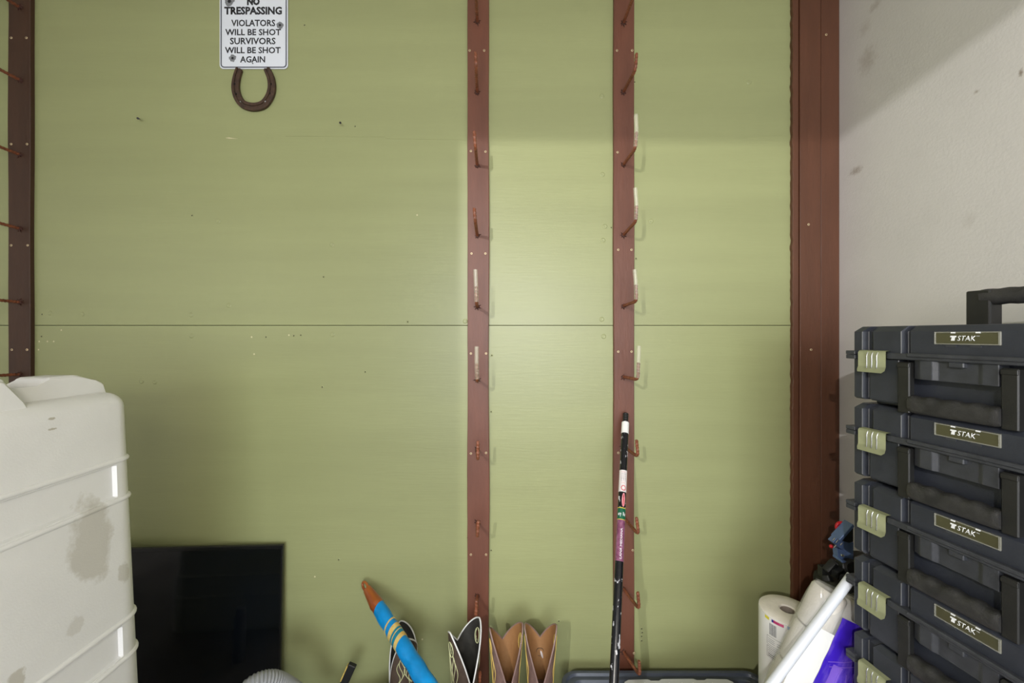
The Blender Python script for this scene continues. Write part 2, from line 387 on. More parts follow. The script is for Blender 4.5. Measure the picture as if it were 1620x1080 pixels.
def peg_board(label, x0, x1, base_px, pegs, screws, m, seed):
    xc = (P(base_px, 0, BY).x)
    root = thing('peg_board', label, 'wooden board', (xc, BY, 0), group=None)
    link('board', board_bm(x0-xc, x1-xc, 0, WY-BY, 0, ZC, .0028, 60, seed, .0008), m, root)
    for i, (by, bend, tip, sleeve) in enumerate(pegs):
        b = P(base_px, by, BY); bd = P(bend[0], bend[1], 1.31); tp = P(tip[0], tip[1], 1.305)
        o_ = root.location
        d = (bd-b)
        pts = [b+Vector((0, .008, 0)), b.lerp(bd, .33), b.lerp(bd, .66), bd-d*.12, bd+(tp-bd)*.16, bd.lerp(tp, .55), tp]
        pg = link('peg', rebar([p-o_ for p in pts]), 'brown_rust', root, 40)
        link('burr', burr(seed*20+i), 'burr', pg, loc=b-o_)
        if sleeve:
            top = P(sleeve[0], sleeve[1], 1.30)
            sp = [bd+(tp-bd)*.1-o_, tp-o_, tp.lerp(top, .6)-o_, top-o_]
            q = bez(sp, 6); bm = bmesh.new(); tube(bm, q, TUBE, 12, caps=False); tube(bm, q, TUBE-.0018, 12, caps=False)
            link('clear_sleeve', bm, 'tube', pg, 50)
    for (sx, sy) in screws: screw(sx, sy, BY, root)
    return root
peg_board('brown board of rebar pegs down the centre of the green wall', P(739.5, 0, BY).x, P(773.5, 0, BY).x, 755, [
    (35, (753, -8), (752, -36), None), (147, (753, 106), (752, 82), None), (262, (752, 232), (750, 207), None), (373, (752, 350), (750, 328), None),
    (485, (754, 480), (753, 452), (752, 426)), (601, (755, 602), (754, 574), (754, 548)), (711, (756, 727), (756, 697), None),
    (826, (755, 850), (757, 823), None), (942, (753, 975), (754, 948), None), (1050, (759, 1094), (759, 1062), None)],
    [(743, 80), (766, 80), (745, 239), (768, 240), (746, 401), (768, 401), (745, 559), (769, 559), (745, 717), (769, 716), (745, 877), (769, 877)], 'brown', 1)
peg_board('brown board of rebar pegs right of centre, behind the black pole', P(971, 0, BY).x, P(1003.5, 0, BY).x, 986, [
    (37, (1004, -10), (1004, -38), None), (146, (1005, 111), (1007, 84), None), (261, (1005, 235), (1007, 208), (1006, 181)), (372, (1006, 350), (1007, 325), (1005, 297)),
    (484, (1007, 476), (1006, 450), (1004, 426)), (596, (1009, 600), (1010, 573), (1011, 547)), (706, (1009, 722), (1007, 695), None),
    (818, (1010, 845), (1007, 818), None), (931, (1011, 963), (1009, 936), None), (1031, (1012, 1068), (1011, 1044), None)],
    [(976, 80), (1000, 80), (977, 241), (978, 395), (999, 395), (978, 556), (999, 556), (1001, 870), (1003, 1033), (978, 716)], 'brown', 2)
peg_board('shaded brown board of rebar pegs at the far left of the wall', P(12.5, 0, BY).x, P(47.5, 0, BY).x, 32, [
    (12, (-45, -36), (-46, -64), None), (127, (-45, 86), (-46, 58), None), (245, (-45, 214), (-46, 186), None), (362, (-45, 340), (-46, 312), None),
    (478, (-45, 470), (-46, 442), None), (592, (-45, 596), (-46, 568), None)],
    [(18, 60), (42, 60), (18, 228), (43, 228), (18, 388), (44, 388), (19, 553), (43, 553)], 'brown_shaded', 3)
# ------------------------------------------------------------------ sign
def rrect(w, h, r, n=5):
    out = []
    for cx, cz, a0 in ((w/2-r, h/2-r, 0), (-w/2+r, h/2-r, 90), (-w/2+r, -h/2+r, 180), (w/2-r, -h/2+r, 270)):
        for k in range(n+1): a = R(a0+90*k/n); out.append((cx+r*math.cos(a), cz+r*math.sin(a)))
    return out
SY = 1.446
s0, s1 = P(347.5, 109, SY), P(455.5, 109, SY); sw = s1.x-s0.x; sh = .36
sc = Vector(((s0.x+s1.x)/2, SY, s0.z+sh/2))
sg = thing('no_trespassing_sign', 'white metal no trespassing sign with black lettering on the green wall', 'sign', sc)
link('plate', prism(bmesh.new(), rrect(sw, sh, .014), 0, .0012), 'sign', sg)
bm = bmesh.new(); o_, i_ = rrect(sw-.0085, sh-.0085, .012), rrect(sw-.0150, sh-.0150, .009)
for y in (-.0003, 0): pass
vo = [bm.verts.new((a, -.0009, b)) for a, b in o_]; vi = [bm.verts.new((a, -.0009, b)) for a, b in i_]; n = len(vo)
for k in range(n): bm.faces.new((vo[k], vo[(k+1) % n], vi[(k+1) % n], vi[k]))
link('border_line', bm, 'navy_ink', sg)
def sx(px): return tx(px, SY)-sc.x
def sz(py): return P(0, py, SY).z-sc.z
bm = bmesh.new()
for s, a, b, y, h, bold in (('NO', 391, 411, 2.5, 12, .06), ('TRESPASSING', 355, 446, 17, 12.5, .038), ('VIOLATORS', 366, 435.5, 36.5, 10.5, .02), ('WILL BE SHOT', 356.5, 444.5, 51, 10, .02),
        ('SURVIVORS', 364, 436, 65, 10.5, .02), ('WILL BE SHOT', 356, 444, 79.5, 10, .02), ('AGAIN', 380, 419.5, 94, 10, .02)):
    text_bm(bm, s, (b-a)/F*SY, flat(sx((a+b)/2), -.0003, sz(y)), height=h/F*SY, bold=bold, depth=.0003)
link('lettering', bm, 'black_ink', sg)
def splat(bm, x, z, r, seed):
    random.seed(seed); n = 22; c = bm.verts.new((x, -.0006, z)); ring = [bm.verts.new((x+rr*math.cos(2*PI*k/n), -.0005, z+rr*math.sin(2*PI*k/n))) for k in range(n) for rr in [r*random.uniform(.78, 1.1)]]
    for k in range(n): bm.faces.new((c, ring[k], ring[(k+1) % n])).material_index = 0
    c = bm.verts.new((x, -.0009, z)); ring = [bm.verts.new((x+rr*math.cos(2*PI*k/n), -.0008, z+rr*math.sin(2*PI*k/n))) for k in range(n) for rr in [r*.36*random.uniform(.8, 1.1)]]
    for k in range(n): bm.faces.new((c, ring[k], ring[(k+1) % n])).material_index = 1
for i, (px, py, r) in enumerate(((443, 40, .0128), (368, 92, .0135), (363, 2, .018))):
    bm = bmesh.new(); splat(bm, sx(px), sz(py), r, i); link('bullet_hole_print', bm, ['grey_ink', 'black_ink'], sg)
link('screw', lathe(bmesh.new(), [(.0020, 0), (.0018, .002), (0, .0022)], 10, Matrix.Translation((sx(400), 0, sz(100.5))) @ Matrix.Rotation(R(90), 4, 'X')), 'nail', sg)
# ------------------------------------------------------------------ horseshoe
HYY = 1.436
hc = P(399.5, 138, HYY)
hs = thing('horseshoe', 'rusty iron horseshoe hung open end up under the sign', 'horseshoe', hc)
pts = [Vector(((x-399.5)/F*HYY, 0, -(y-138)/F*HYY)) for x, y in ((377, 107), (372.5, 122), (371, 138), (375, 153), (384, 164), (399.5, 168), (415, 164), (424.5, 152), (428.5, 138), (427, 122), (420.5, 107))]
path = bez(pts, 8); bm = bmesh.new(); rings = []; n = len(path)
for i, p in enumerate(path):
    t = (path[min(i+1, n-1)]-path[max(i-1, 0)]).normalized(); nrm = Vector((t.z, 0, -t.x))    # across
    k = abs(2*i/(n-1)-1); hw = .0142-.003*k**2
    if i in (0, n-1): hw *= .72
    prof = [(-hw, .010), (-hw, .002), (-hw+.002, 0), (-.0032, 0), (-.0022, .0032), (.0022, .0032), (.0032, 0), (hw-.002, 0), (hw, .002), (hw, .010)]
    rings.append([bm.verts.new(p+nrm*a+Vector((0, b-.0, 0))) for a, b in prof])
for a, b in zip(rings, rings[1:]):
    for k in range(10): bm.faces.new((a[k], a[(k+1) % 10], b[(k+1) % 10], b[k]))
bm.faces.new(rings[0]); bm.faces.new(rings[-1][::-1])
link('shoe', bm, 'iron', hs, 40)
for j, i in enumerate((13, 21, 29, n-30, n-22, n-14)):
    bm = B(-.003, .003, -.0005, .004, -.002, .002, bev=.0006)
    t = (path[i+1]-path[i-1]); link('nail_hole', bm, 'silver' if j in (2, 3) else 'nail', hs, loc=path[i]+Vector((0, .0005, 0)), rot=(0, math.atan2(-t.z, t.x), 0))
# ------------------------------------------------------------------ two nails in the wall
for (px, py, dx, dz, lab) in ((221, 188, .014, -.010, 'black nail in the green wall left of the horseshoe'), (538, 193, .010, -.014, 'black nail in the green wall right of the horseshoe')):
    p = P(px, py, WY); bm = bmesh.new(); q = Vector((dx, -.022, dz))
    tube(bm, [(0, 0, 0), q], .0016, 8); qn = q.normalized()
    tube(bm, [q, q+qn*.0016], .0038, 10)
    tag(link('nail', bm, 'nail', loc=p), lab, 'nail', 'nails in the green wall')
# ------------------------------------------------------------------ white moulded crate (left)
cz_top = 1.118; xf, yf = -.905, .972        # front (+X) face and far (+Y) face at z=0.9
crx0, cry0 = -1.42, .33
cr = thing('moulded_crate', 'tall off-white moulded plastic crate at left with stained ribbed side', 'crate', ((xf+crx0)/2, (yf+cry0)/2, 0))
cx0, cy0 = cr.location.x, cr.location.y
hx, hy = (xf-crx0)/2, (yf-cry0)/2
zs = []
z = 0.0
bands = ((.872, .962), (.5075, .5935), (.14, .225))
def outset(z):                               # half-round beads above and below each recessed band
    for a, b in bands:
        for c in (a, b):
            if abs(z-c) < .0055: return math.sqrt(max(0, .0055**2-(z-c)**2))*.9
    return 0
def inband(z):
    for a, b in bands:
        if a+.008 <= z <= b-.008: return min(1, (z-a-.008)/.003, (b-.008-z)/.003)
    return 0
keys = {0.0, .02, cz_top-.035}
for a, b in bands:
    for c in (a, b): keys |= {c+d for d in (-.0056, -.005, -.0035, -.0015, 0, .0015, .0035, .005, .0056)}
    keys |= {a+.008, a+.011, a+.0115, b-.008, b-.011, b-.0115, (a+b)/2}
zz = 0
while zz < cz_top-.04: keys.add(round(zz, 4)); zz += .04
zs = sorted(keys)
YR0, YR1 = cry0+.06-cy0, .926-cy0
YS = [YR0-.01, YR0, YR0+.004, (YR0+YR1)/2-.1, (YR0+YR1)/2, (YR0+YR1)/2+.1, YR1-.006, YR1-.005, YR1, YR1+.0015]
YS[6:8] = [YR1-.0045, YR1-.004]
def outline(off, rad):
    """rounded rectangle; points dense along the +X face"""
    pts = []; a, b = hx+off, hy+off; rad = max(rad+off, .004)
    for k in range(9): t = R(-90+90*k/8); pts.append((a-rad+rad*math.cos(t), -b+rad+rad*math.sin(t), False))
    for y in YS: pts.append((a, y, True))
    for cx_, cy_, t0 in ((a-rad, b-rad, 0), (-a+rad, b-rad, 90), (-a+rad, -b+rad, 180)):
        for k in range(9): t = R(t0+90*k/8); pts.append((cx_+rad*math.cos(t), cy_+rad*math.sin(t), False))
    return pts
YR0, YR1 = cry0+.06-cy0, .926-cy0
def ring_at(z, off, rad, bm, zc=None):
    taper = (.95-z)*.036
    pts = outline(off+taper+outset(z), rad); ib = inband(z); vs = []
    for x, y, face in pts:
        if face and ib > 0:
            e = min(1, max(0, (y-YR0)/.004), max(0, (YR1-y)/.004)); x -= .0075*ib*e
        vs.append(bm.verts.new((x, y, z if zc is None else zc)))
    return vs
bm = bmesh.new(); rings = [ring_at(z, 0, .036, bm) for z in zs]
for k in range(1, 9):
    t = R(90*k/8); rings.append(ring_at(cz_top-.035+.035*math.sin(t), -.035*(1-math.cos(t)), .036, bm))
for a, b in zip(rings, rings[1:]):
    n = len(a)
    for k in range(n): bm.faces.new((a[k], a[(k+1) % n], b[(k+1) % n], b[k]))
bm.faces.new(rings[0][::-1]); bm.faces.new(rings[-1])
# snap recess end: insert vertical line at far end of recess
stains(M['crate'], [
    (.26, P(95, 0, .86).y-cy0+.005, .815, .5, .055, .105, 14, .5),
    (.26, .70+.02-cy0+.01, .62, .5, .018, .03, 60, .6),
    (.26, .935-cy0, .70, .5, .018, .028, 30, .45),
    (.26, .83-cy0, .655, .5, .02, .02, 50, .3),
    (.26, .80-cy0, 1.085, .5, .008, .003, 200, .8),
    (.26, .80-cy0, 1.064, .5, .010, .003, 200, .8)], (172, 166, 150))
link('body', bm, 'crate', cr, 24)
def cy(v): return v-cy0
bm = bmesh.new()      # raised handle rib across the back of the top, with a notch
prism(bm, [(cy(.955), cz_top-.012), (cy(.945), 1.138), (cy(.925), 1.147), (cy(.885), 1.163), (cy(.832), 1.163), (cy(.812), 1.144), (cy(.772), 1.144), (cy(.745), 1.166), (cy(.60), 1.166), (cy(.56), cz_top-.012)], -1.02-cx0, -.952-cx0, 'x', bev=.004)
prism(bm, [(cy(.84), cz_top-.012), (cy(.83), 1.160), (cy(.56), 1.160), (cy(.55), cz_top-.012)], -1.10-cx0, -1.04-cx0, 'x', bev=.004)
link('handle_rib', bm, 'crate', cr)
bm = bmesh.new()
prism(bm, [(cy(.778), cz_top-.012), (cy(.768), 1.126), (cy(.738), 1.166), (cy(.715), 1.170), (cy(.44), 1.170), (cy(.40), cz_top-.012)], -.948-cx0, -.925-cx0, 'x', bev=.004)
link('handle_lug', bm, 'crate', cr)
# ------------------------------------------------------------------ television leaning on the wall
a = P(452, 858.5, 1.437); 
tvw, tvh = .93, .535
tv = thing('television', 'black flat television leaning against the green wall beside the white crate', 'television', (a.x, 1.400, .001))
lean = math.asin(min(1, (1.437-.012-1.400)/tvh)); tv.rotation_euler = (-R(2.2), 0, R(2.6))
tv.location.y = 1.400
bm = B(-tvw, 0, 0, .012, 0, a.z+.001, bev=.002); box(bm, -tvw+.12, -.12, .012, .022, .05, .38, bev=.01)
th = a.z
link('casing', bm, 'tv_frame', tv)
bm = bmesh.new()
box(bm, -tvw, 0, -.003, .0, th-.012, th, bev=.001); box(bm, -tvw, 0, -.003, 0, 0, .018, bev=.001); box(bm, -.006, 0, -.003, 0, .018, th-.012, bev=.001); box(bm, -tvw, -tvw+.006, -.003, 0, .018, th-.012, bev=.001)
link('bezel', bm, 'tv_frame', tv)
link('screen', B(-tvw+.006, -.006, -.001, .001, .018, th-.012), 'tv_glass', tv)
# ------------------------------------------------------------------ corrugated hose
pth = bez([P(370, 1210, 1.12), P(376, 1150, 1.13), P(392, 1096, 1.15), P(425, 1080, 1.18), P(458, 1094, 1.22), P(484, 1118, 1.25), P(492, 1136, 1.26)], 40)
acc = [pth[0]]
for p in pth:
    while (p-acc[-1]).length > .0016: acc.append(acc[-1]+(p-acc[-1]).normalized()*.0016)
bm = tube(bmesh.new(), acc, lambda i: .031+.0016*math.sin(i*2*PI/4), 20)
tag(link('corrugated_hose', bm, 'hose', None, 60), 'grey corrugated vacuum hose looped in front of the television', 'hose')
# little grey knob in front of the crate foot
kp = P(251, 1091, 1.20)
bm = bmesh.new(); lathe(bm, [(.0, .0), (.020, 0), (.020, kp.z-.03), (.017, kp.z-.03), (.017, kp.z-.012), (.013, kp.z-.002), (0, kp.z)], 16)
tag(link('wand_end', bm, 'hose', None, 40, loc=(kp.x, kp.y, 0)), 'grey rounded tube end standing by the foot of the white crate', 'pipe')
# ------------------------------------------------------------------ black bar with brass edge
bt = P(562, 1064, 1.36); 
bb = thing('black_batten', 'black bar with gold edging poking up left of the blue taped handle', 'tool', (bt.x-.072, 1.34, 0), (0, R(24), 0))
L_ = .176
link('bar', B(-.013, .013, -.008, .008, .0, L_, bev=.002), 'blackrub', bb)
bm = bmesh.new()
for z in (.005, .06, .115, .148): box(bm, -.0155, -.012, -.009, .004, z, z+(.022 if z > .14 else .035))
link('gold_edging', bm, 'gold', bb)
# ------------------------------------------------------------------ blue taped handle
t0 = P(574, 921, 1.425); t1_ = P(673, 1078, 1.19); d = (t1_-t0).normalized(); Lh = (t0.z-.034)/-d.z
hd = thing('wooden_handle', 'orange wooden handle wrapped in blue and gold tape, leaning on the green wall', 'handle', t0+d*Lh)
q = Matrix.Identity(3); zax = -d; yax = Vector((0, 1, 0)); yax = (yax-zax*yax.dot(zax)).normalized(); xax = yax.cross(zax)
hd.rotation_euler = Matrix((xax, yax, zax)).transposed().to_euler()
def hr(s):                                    # half width and half thickness at distance s from the top
    if s < .10: w_ = .011+.0125*min(1, s/.10)**.8
    else: w_ = .0235+.003*min(1, (s-.1)/.35)
    return w_, min(w_, .007+.16*s) if s < .1 else w_*.82
def handle_sec(s0_, s1_, extra, m, name, step=.006, caps=True, slant=0, hole=False):
    bm = bmesh.new(); n = 24; rings = []; k = max(1, int((s1_-s0_)/step))
    for i in range(k+1):
        s = s0_+(s1_-s0_)*i/k; a_, b_ = hr(s); a_ += extra; b_ += extra
        wr = .0009*math.sin(s*95)*(1 if m == 'bluetape' else 0)
        rings.append([bm.verts.new(((a_+wr)*math.cos(2*PI*j/n), (b_+wr)*math.sin(2*PI*j/n), Lh-s+slant*math.cos(2*PI*j/n)*a_)) for j in range(n)])
    for a_, b_ in zip(rings, rings[1:]):
        for j in range(n): bm.faces.new((a_[j], a_[(j+1) % n], b_[(j+1) % n], b_[j]))
    if caps: bm.faces.new(rings[0]); bm.faces.new(rings[-1][::-1])
    return link(name, bm, m, hd, 45)
handle_sec(.032, .14, 0, 'orangewood', 'wooden_tip')
bm = bmesh.new(); ph = []                      # eyelet loop at the very tip
for k in range(20): a_ = 2*PI*k/20; ph.append(Vector((.0100*math.cos(a_), 0, Lh-.018+.017*math.sin(a_))))
tube(bm, ph, .0044, 8, closed=True); link('eyelet', bm, 'orangewood', hd, 60)
handle_sec(.115, Lh-.0, .0012, 'bluetape', 'blue_tape', slant=.25)
for (a_, b_, m) in ((.186, .190, 'tapeyel'), (.207, .222, 'tapeyel'), (.222, .229, 'tapeteal'), (.229, .232, 'tapeyel'), (.232, .243, 'tapeteal'), (.243, .256, 'tapeyel')):
    handle_sec(a_, b_, .0022, m, 'tape_band', step=.004, slant=.25)
# ------------------------------------------------------------------ cowboy boots
BOOT = {}
def boot(name_lbl, loc, yaw, outer, inner, pipe, stitch, H=.318, lean=(0, 0), wx=.052, wy=.062, dip=.075, pull=True, flare=(0, 0), foot=0):
    """local: x across the boot, -y towards the toe; pull panels at +-x"""
    root = thing('cowboy_boot', name_lbl, 'boot', loc, (0, 0, yaw))
    nA, nZ = 96, 34
    def rim(a):
        s = abs(((a+PI/2) % PI)-PI/2)/(PI/2)           # 0 at the sides, 1 front and back
        return H-(dip if math.sin(a) > 0 else dip*2.4)*s**1.5
    def pt(a, f, off=0):
        top = rim(a); z = .075+(top-.075)*f; g = (z-.075)/(H-.075)
        ex = wx*(.80+.30*g)+off; ey = wy*(.82+.20*g)+off
        s = abs(math.cos(a)); ex2 = ex+.0*s
        fl = (flare[0] if math.cos(a) > 0 else flare[1])*max(0, g-.35)*s
        return Vector((ex2*math.copysign(abs(math.cos(a))**.9, math.cos(a))+lean[0]*g*g+fl, ey*math.sin(a)+lean[1]*g*g, z))
    def hole(a, f):
        for c in (0, PI, 2*PI):
            if ((a-c)*wx/.0105)**2+((pt(a, f).z-(H-.054))/.021)**2 < 1: return True
        return False
    def skin(off, fl):
        bm = bmesh.new(); g = [[bm.verts.new(pt(2*PI*i/nA, j/nZ, off)) for i in range(nA)] for j in range(nZ+1)]
        for j in range(nZ):
            for i in range(nA):
                if pull and hole(2*PI*(i+.5)/nA, (j+.5)/nZ): continue
                bm.faces.new((g[j][i], g[j][(i+1) % nA], g[j+1][(i+1) % nA], g[j+1][i]))
        return bm
    link('shaft', skin(.0, 0), outer, root, 60); link('lining', skin(-.0032, 0), inner, root, 60)
    bm = bmesh.new(); tube(bm, [pt(2*PI*i/nA, 1.0, -.0016) for i in range(nA)], .0024, 6, closed=True); link('piping', bm, pipe, root, 60)
    if pull:
        for c in (0, PI):
            for off in (.0008, -.004):
                bm = bmesh.new(); loop = []
                for k in range(24):
                    t = 2*PI*k/24; a = c+math.cos(t)*.0118/wx; zt = H-.054+.0235*math.sin(t); f = (zt-.075)/(rim(a)-.075); loop.append(pt(a, f, off))
                tube(bm, loop, .0014, 6, closed=True); link('pull_hole_edge', bm, stitch, root, 60)
    for c in (0, PI):                             # flame stitching
        bm = bmesh.new()
        for sgn in (-1, 1):
            for w0, w1 in ((.30, .18), (.50, .36), (.70, .58)):
                loop = []
                for k in range(26):
                    u = k/25; zt = .11+(H-.05-.11)*u*(1.0-.28*w0); a = c+sgn*(w1+.22*math.sin(u*PI*2.2+w0*4))*(1-.45*u)
                    zt = min(zt, rim(a)-.008); loop.append(pt(a, (zt-.075)/(rim(a)-.075), .0006))
                tube(bm, loop, .0011, 5)
        link('stitching', bm, stitch, root, 60)
    # side seams down front and back of each panel
    for sgn in (-1, 1):
        bm = bmesh.new()
        tube(bm, [pt(sgn*PI/2, f/14, .001) for f in range(15)], .002, 6); link('side_seam', bm, pipe, root, 60)
    BOOT['pt'] = pt
    # foot
    secs = [(.052, .0, .034, .075), (.03, .0, .037, .085), (-.02, .0, .040, .082), (-.07, .0, .043, .066), (-.12, 0, .047, .05), (-.165, 0, .043, .042), (-.205, 0, .028, .034), (-.225, 0, .010, .026)]
    bm = bmesh.new(); rings = []; n = 20
    for y, _, hw, top in secs:
        base = .014 if y < .0 else .035
        rings.append([bm.verts.new((hw*math.cos(2*PI*k/n), y, base+(top-base)*(.5+.5*math.sin(2*PI*k/n))+(.03*max(0, math.sin(2*PI*k/n)) if -.03 < y < .06 else 0))) for k in range(n)])
    for a, b in zip(rings, rings[1:]):
        for k in range(n): bm.faces.new((a[k], a[(k+1) % n], b[(k+1) % n], b[k]))
    bm.faces.new(rings[0]); bm.faces.new(rings[-1][::-1]); link('vamp', bm, outer, root, 60, rot=(0, 0, R(foot)))
    bm = bmesh.new()
    prism(bm, [(.0, -.228), (.030, -.20), (.048, -.15), (.046, -.11), (.036, -.05), (.034, .05), (.0, .065), (-.034, .05), (-.036, -.05), (-.046, -.11), (-.048, -.15), (-.030, -.20)], .004, .016, 'z')
    link('sole', bm, 'sole', root, rot=(0, 0, R(foot))); link('heel', B(-.032, .032, .0, .06, 0, .036, bev=.004), 'sole', root, rot=(0, 0, R(foot)))
    return root
boot('dark brown boot with white piping, half hidden behind the blue taped handle', (P(637, 0, 1.35).x, 1.35, 0), R(-66), 'bootdark', 'bootblack', 'white_pipe', 'cream', H=.268, lean=(.0, 0), wx=.042, wy=.05)
boot('dark brown boot with white piping, standing in front of the centre peg board', (P(735, 0, 1.30).x, 1.30, 0), R(38), 'bootdark', 'bootblack', 'white_pipe', 'cream', H=.318, wx=.046, wy=.050, flare=(.012, -.006), foot=-40)
boot('plum brown boot with tan lining, left one of the pair right of centre', (P(800, 0, 1.295).x, 1.295, 0), R(14), 'bootplum', 'tan', 'plum_pipe', 'gold', H=.318, wx=.046, wy=.052, flare=(.010, -.004), foot=-16)
boot('plum brown boot with tan lining, right one of the pair beside the grey tote', (P(855, 0, 1.30).x, 1.30, 0), R(-2), 'bootplum', 'tan', 'plum_pipe', 'gold', H=.318, wx=.046, wy=.055, flare=(.004, -.003), foot=3)
bt_ = bpy.data.objects['cowboy_boot.003']; pt = BOOT['pt']; bm = bmesh.new()
def on_back(dx, z): a = PI/2-dx/.05; q = pt(a, 1, -.0045); q.z = z; return q+Vector((0, -.001, 0))
tube(bm, [on_back(.013*math.cos(2*PI*k/20), .196+.013*math.sin(2*PI*k/20)) for k in range(20)], .0010, 5, closed=True)
link('stamped_ring', bm, 'bootdark', bt_)
link('stamped_mark', tube(bmesh.new(), [on_back(.002+.008*k/5, .200-.026*k/5) for k in range(6)], lambda i: [.001, .0035, .004, .004, .003, .001][i], 6), 'lab_white', bt_)
# ------------------------------------------------------------------ black pole
pt_, pb_ = P(990, 654, 1.415), P(971.5, 1075, 1.00); d = (pb_-pt_).normalized(); Lp = (pt_.z-.012)/-d.z
pole = thing('extension_pole', 'black paint-splattered extension pole leaning on the right peg board', 'pole', pt_+d*Lp)
zax = -d; yax = Vector((0, 1, 0)); yax = (yax-zax*yax.dot(zax)).normalized(); xax = yax.cross(zax)
pole.rotation_euler = Matrix((xax, yax, zax)).transposed().to_euler()
def along(py):                                  # distance from the top for an image row
    # solve point on axis whose projection has row py
    lo, hi = 0, Lp
    for _ in range(40):
        m_ = (lo+hi)/2; p = pt_+d*m_; r_ = HY+(HC-p.z)*F/p.y
        if r_ < py: lo = m_
        else: hi = m_
    return lo
def seg(a, b, r, m, name, n=20, grooves=0):
    bm = bmesh.new(); pr = [(0, Lp-b)]
    k = 2+grooves*4
    for i in range(k): z = Lp-b+(b-a)*i/(k-1); pr.append((r-(.0012 if grooves and i % 4 in (1, 2) else 0), z))
    pr.append((0, Lp-a)); lathe(bm, pr, n); return link(name, bm, m, pole, 40)
seg(0, along(669), .0098, 'capblack', 'threaded_tip', grooves=4)
seg(along(668.5), along(686), .0125, 'wrap', 'white_collar')
seg(along(686), Lp, .0118, 'poleblack', 'shaft')
seg(along(745), along(779), .0121, 'lab_white', 'warning_label')
seg(along(805), along(823), .0121, 'lab_green', 'green_label'); seg(along(823), along(888), .0121, 'lab_purple', 'plum_label')
seg(along(803.8), along(805), .0122, 'lab_yel', 'yellow_stripe'); seg(along(822), along(823), .0122, 'lab_yel', 'yellow_stripe')
def on_pole(r, s, twist=-.25):                     # wrap flat coords (x across, y up) round the pole, facing the camera
    return lambda v: Vector(((r+v.z)*math.sin(v.x/r+twist), -(r+v.z)*math.cos(v.x/r+twist), Lp-s+v.y))
def on_pole_v(r, s, twist=-.25):                   # text reading upwards
    return lambda v: Vector(((r+v.z)*math.sin(-v.y/r+twist), -(r+v.z)*math.cos(-v.y/r+twist), Lp-s+v.x))
bm = bmesh.new(); text_bm(bm, 'ery  Re', .0235, None, height=.014, bold=.02, fn=on_pole(.0122, along(814.5)), depth=.0002); link('lettering', bm, 'white_ink', pole)
bm = bmesh.new(); text_bm(bm, 'LANA MEDIANA', along(884)-along(836), None, height=.006, fn=on_pole_v(.0122, (along(884)+along(836))/2, -.12), depth=.0002); link('lettering', bm, 'white_ink', pole)
def ellipse_patch(cx_, s, rx, ry, m, name, ring=None, lift=.0003):
    bm = bmesh.new(); fn = on_pole(.0121+lift, s); n = 24
    o2 = [bm.verts.new(fn(Vector((cx_+rx*math.cos(2*PI*k/n), ry*math.sin(2*PI*k/n), 0)))) for k in range(n)]
    if ring:
        i2 = [bm.verts.new(fn(Vector((cx_+rx*ring*math.cos(2*PI*k/n), ry*ring*math.sin(2*PI*k/n), 0)))) for k in range(n)]
        for k in range(n): bm.faces.new((o2[k], o2[(k+1) % n], i2[(k+1) % n], i2[k]))
    else: bm.faces.new(o2)
    link(name, bm, m, pole)
ellipse_patch(.002, along(773), .0078, .0082, 'lab_red', 'warning_symbol', ring=.72)
ellipse_patch(.0035, along(791.5), .0052, (along(803)-along(781))/2, 'lab_pink', 'oval_sticker')
bm = bmesh.new(); text_bm(bm, 'PREMIER', along(801)-along(783), None, height=.004, bold=.02, fn=on_pole_v(.0126, along(791.5), .04), depth=.0002); link('lettering', bm, 'lab_red', pole)
bm = bmesh.new()
for r_, w_ in ((748, .012), (765, .011)): 
    text_bm(bm, '-- ~- -', w_, None, height=.0012, bold=.02, fn=on_pole(.0123, along(r_)), depth=.0002)
link('lettering', bm, 'lab_red', pole)
bm = bmesh.new()
for tw in (-.6, -.15, .3): text_bm(bm, '- ---- -- ---', .026, None, height=.0009, bold=.02, fn=on_pole_v(.0123, along(756), tw), depth=.0002)
link('lettering', bm, 'navy_ink', pole)
# ------------------------------------------------------------------ slate tote with a translucent lidded box in it
bx0, bx1, by0, by1, bz = .165, .845, 1.10, 1.392, .098
tote = thing('storage_tote', 'slate grey shallow plastic tote on the floor against the wall', 'storage bin', ((bx0+bx1)/2, (by0+by1)/2, 0))
def rr_loop(w_, h_, r_, z, bm): return [bm.verts.new((a, b, z)) for a, b in rrect(w_, h_, r_, 7)]
bm = bmesh.new(); W_, D_ = bx1-bx0, by1-by0
prof = [(-.05, .0, .03), (-.028, bz-.03, .04), (-.004, bz-.03, .05), (0, bz-.028, .05), (0, bz-.003, .05), (-.002, bz, .05), (-.012, bz, .045), (-.016, bz-.008, .042), (-.030, bz-.008, .038), (-.034, bz-.014, .035), (-.056, .006, .03)]
rg = [rr_loop(W_+2*o, D_+2*o, r_, z, bm) for o, z, r_ in prof]
for a, b in zip(rg, rg[1:]):
    for k in range(len(a)): bm.faces.new((a[k], a[(k+1) % len(a)], b[(k+1) % len(a)], b[k]))
bm.faces.new(rg[0][::-1]); bm.faces.new(rg[-1])
link('tub', bm, 'tote', tote, 40)
lx0, lx1 = P(986, 0, 1.30).x, P(1166, 0, 1.30).x; lz = HC-(1069.5-HY)/F*1.325
lb = thing('lidded_box', 'translucent white plastic box with notched lid sitting in the grey tote', 'container', ((lx0+lx1)/2, 1.22, .007))
lw = (lx1-lx0); 
link('tub', B(-lw/2+.012, lw/2-.012, -.088, .088, 0, lz-.02, bev=.01, seg=2), 'lidw', lb)
def lidx(px): return (px-CX)/F*1.325-lb.location.x
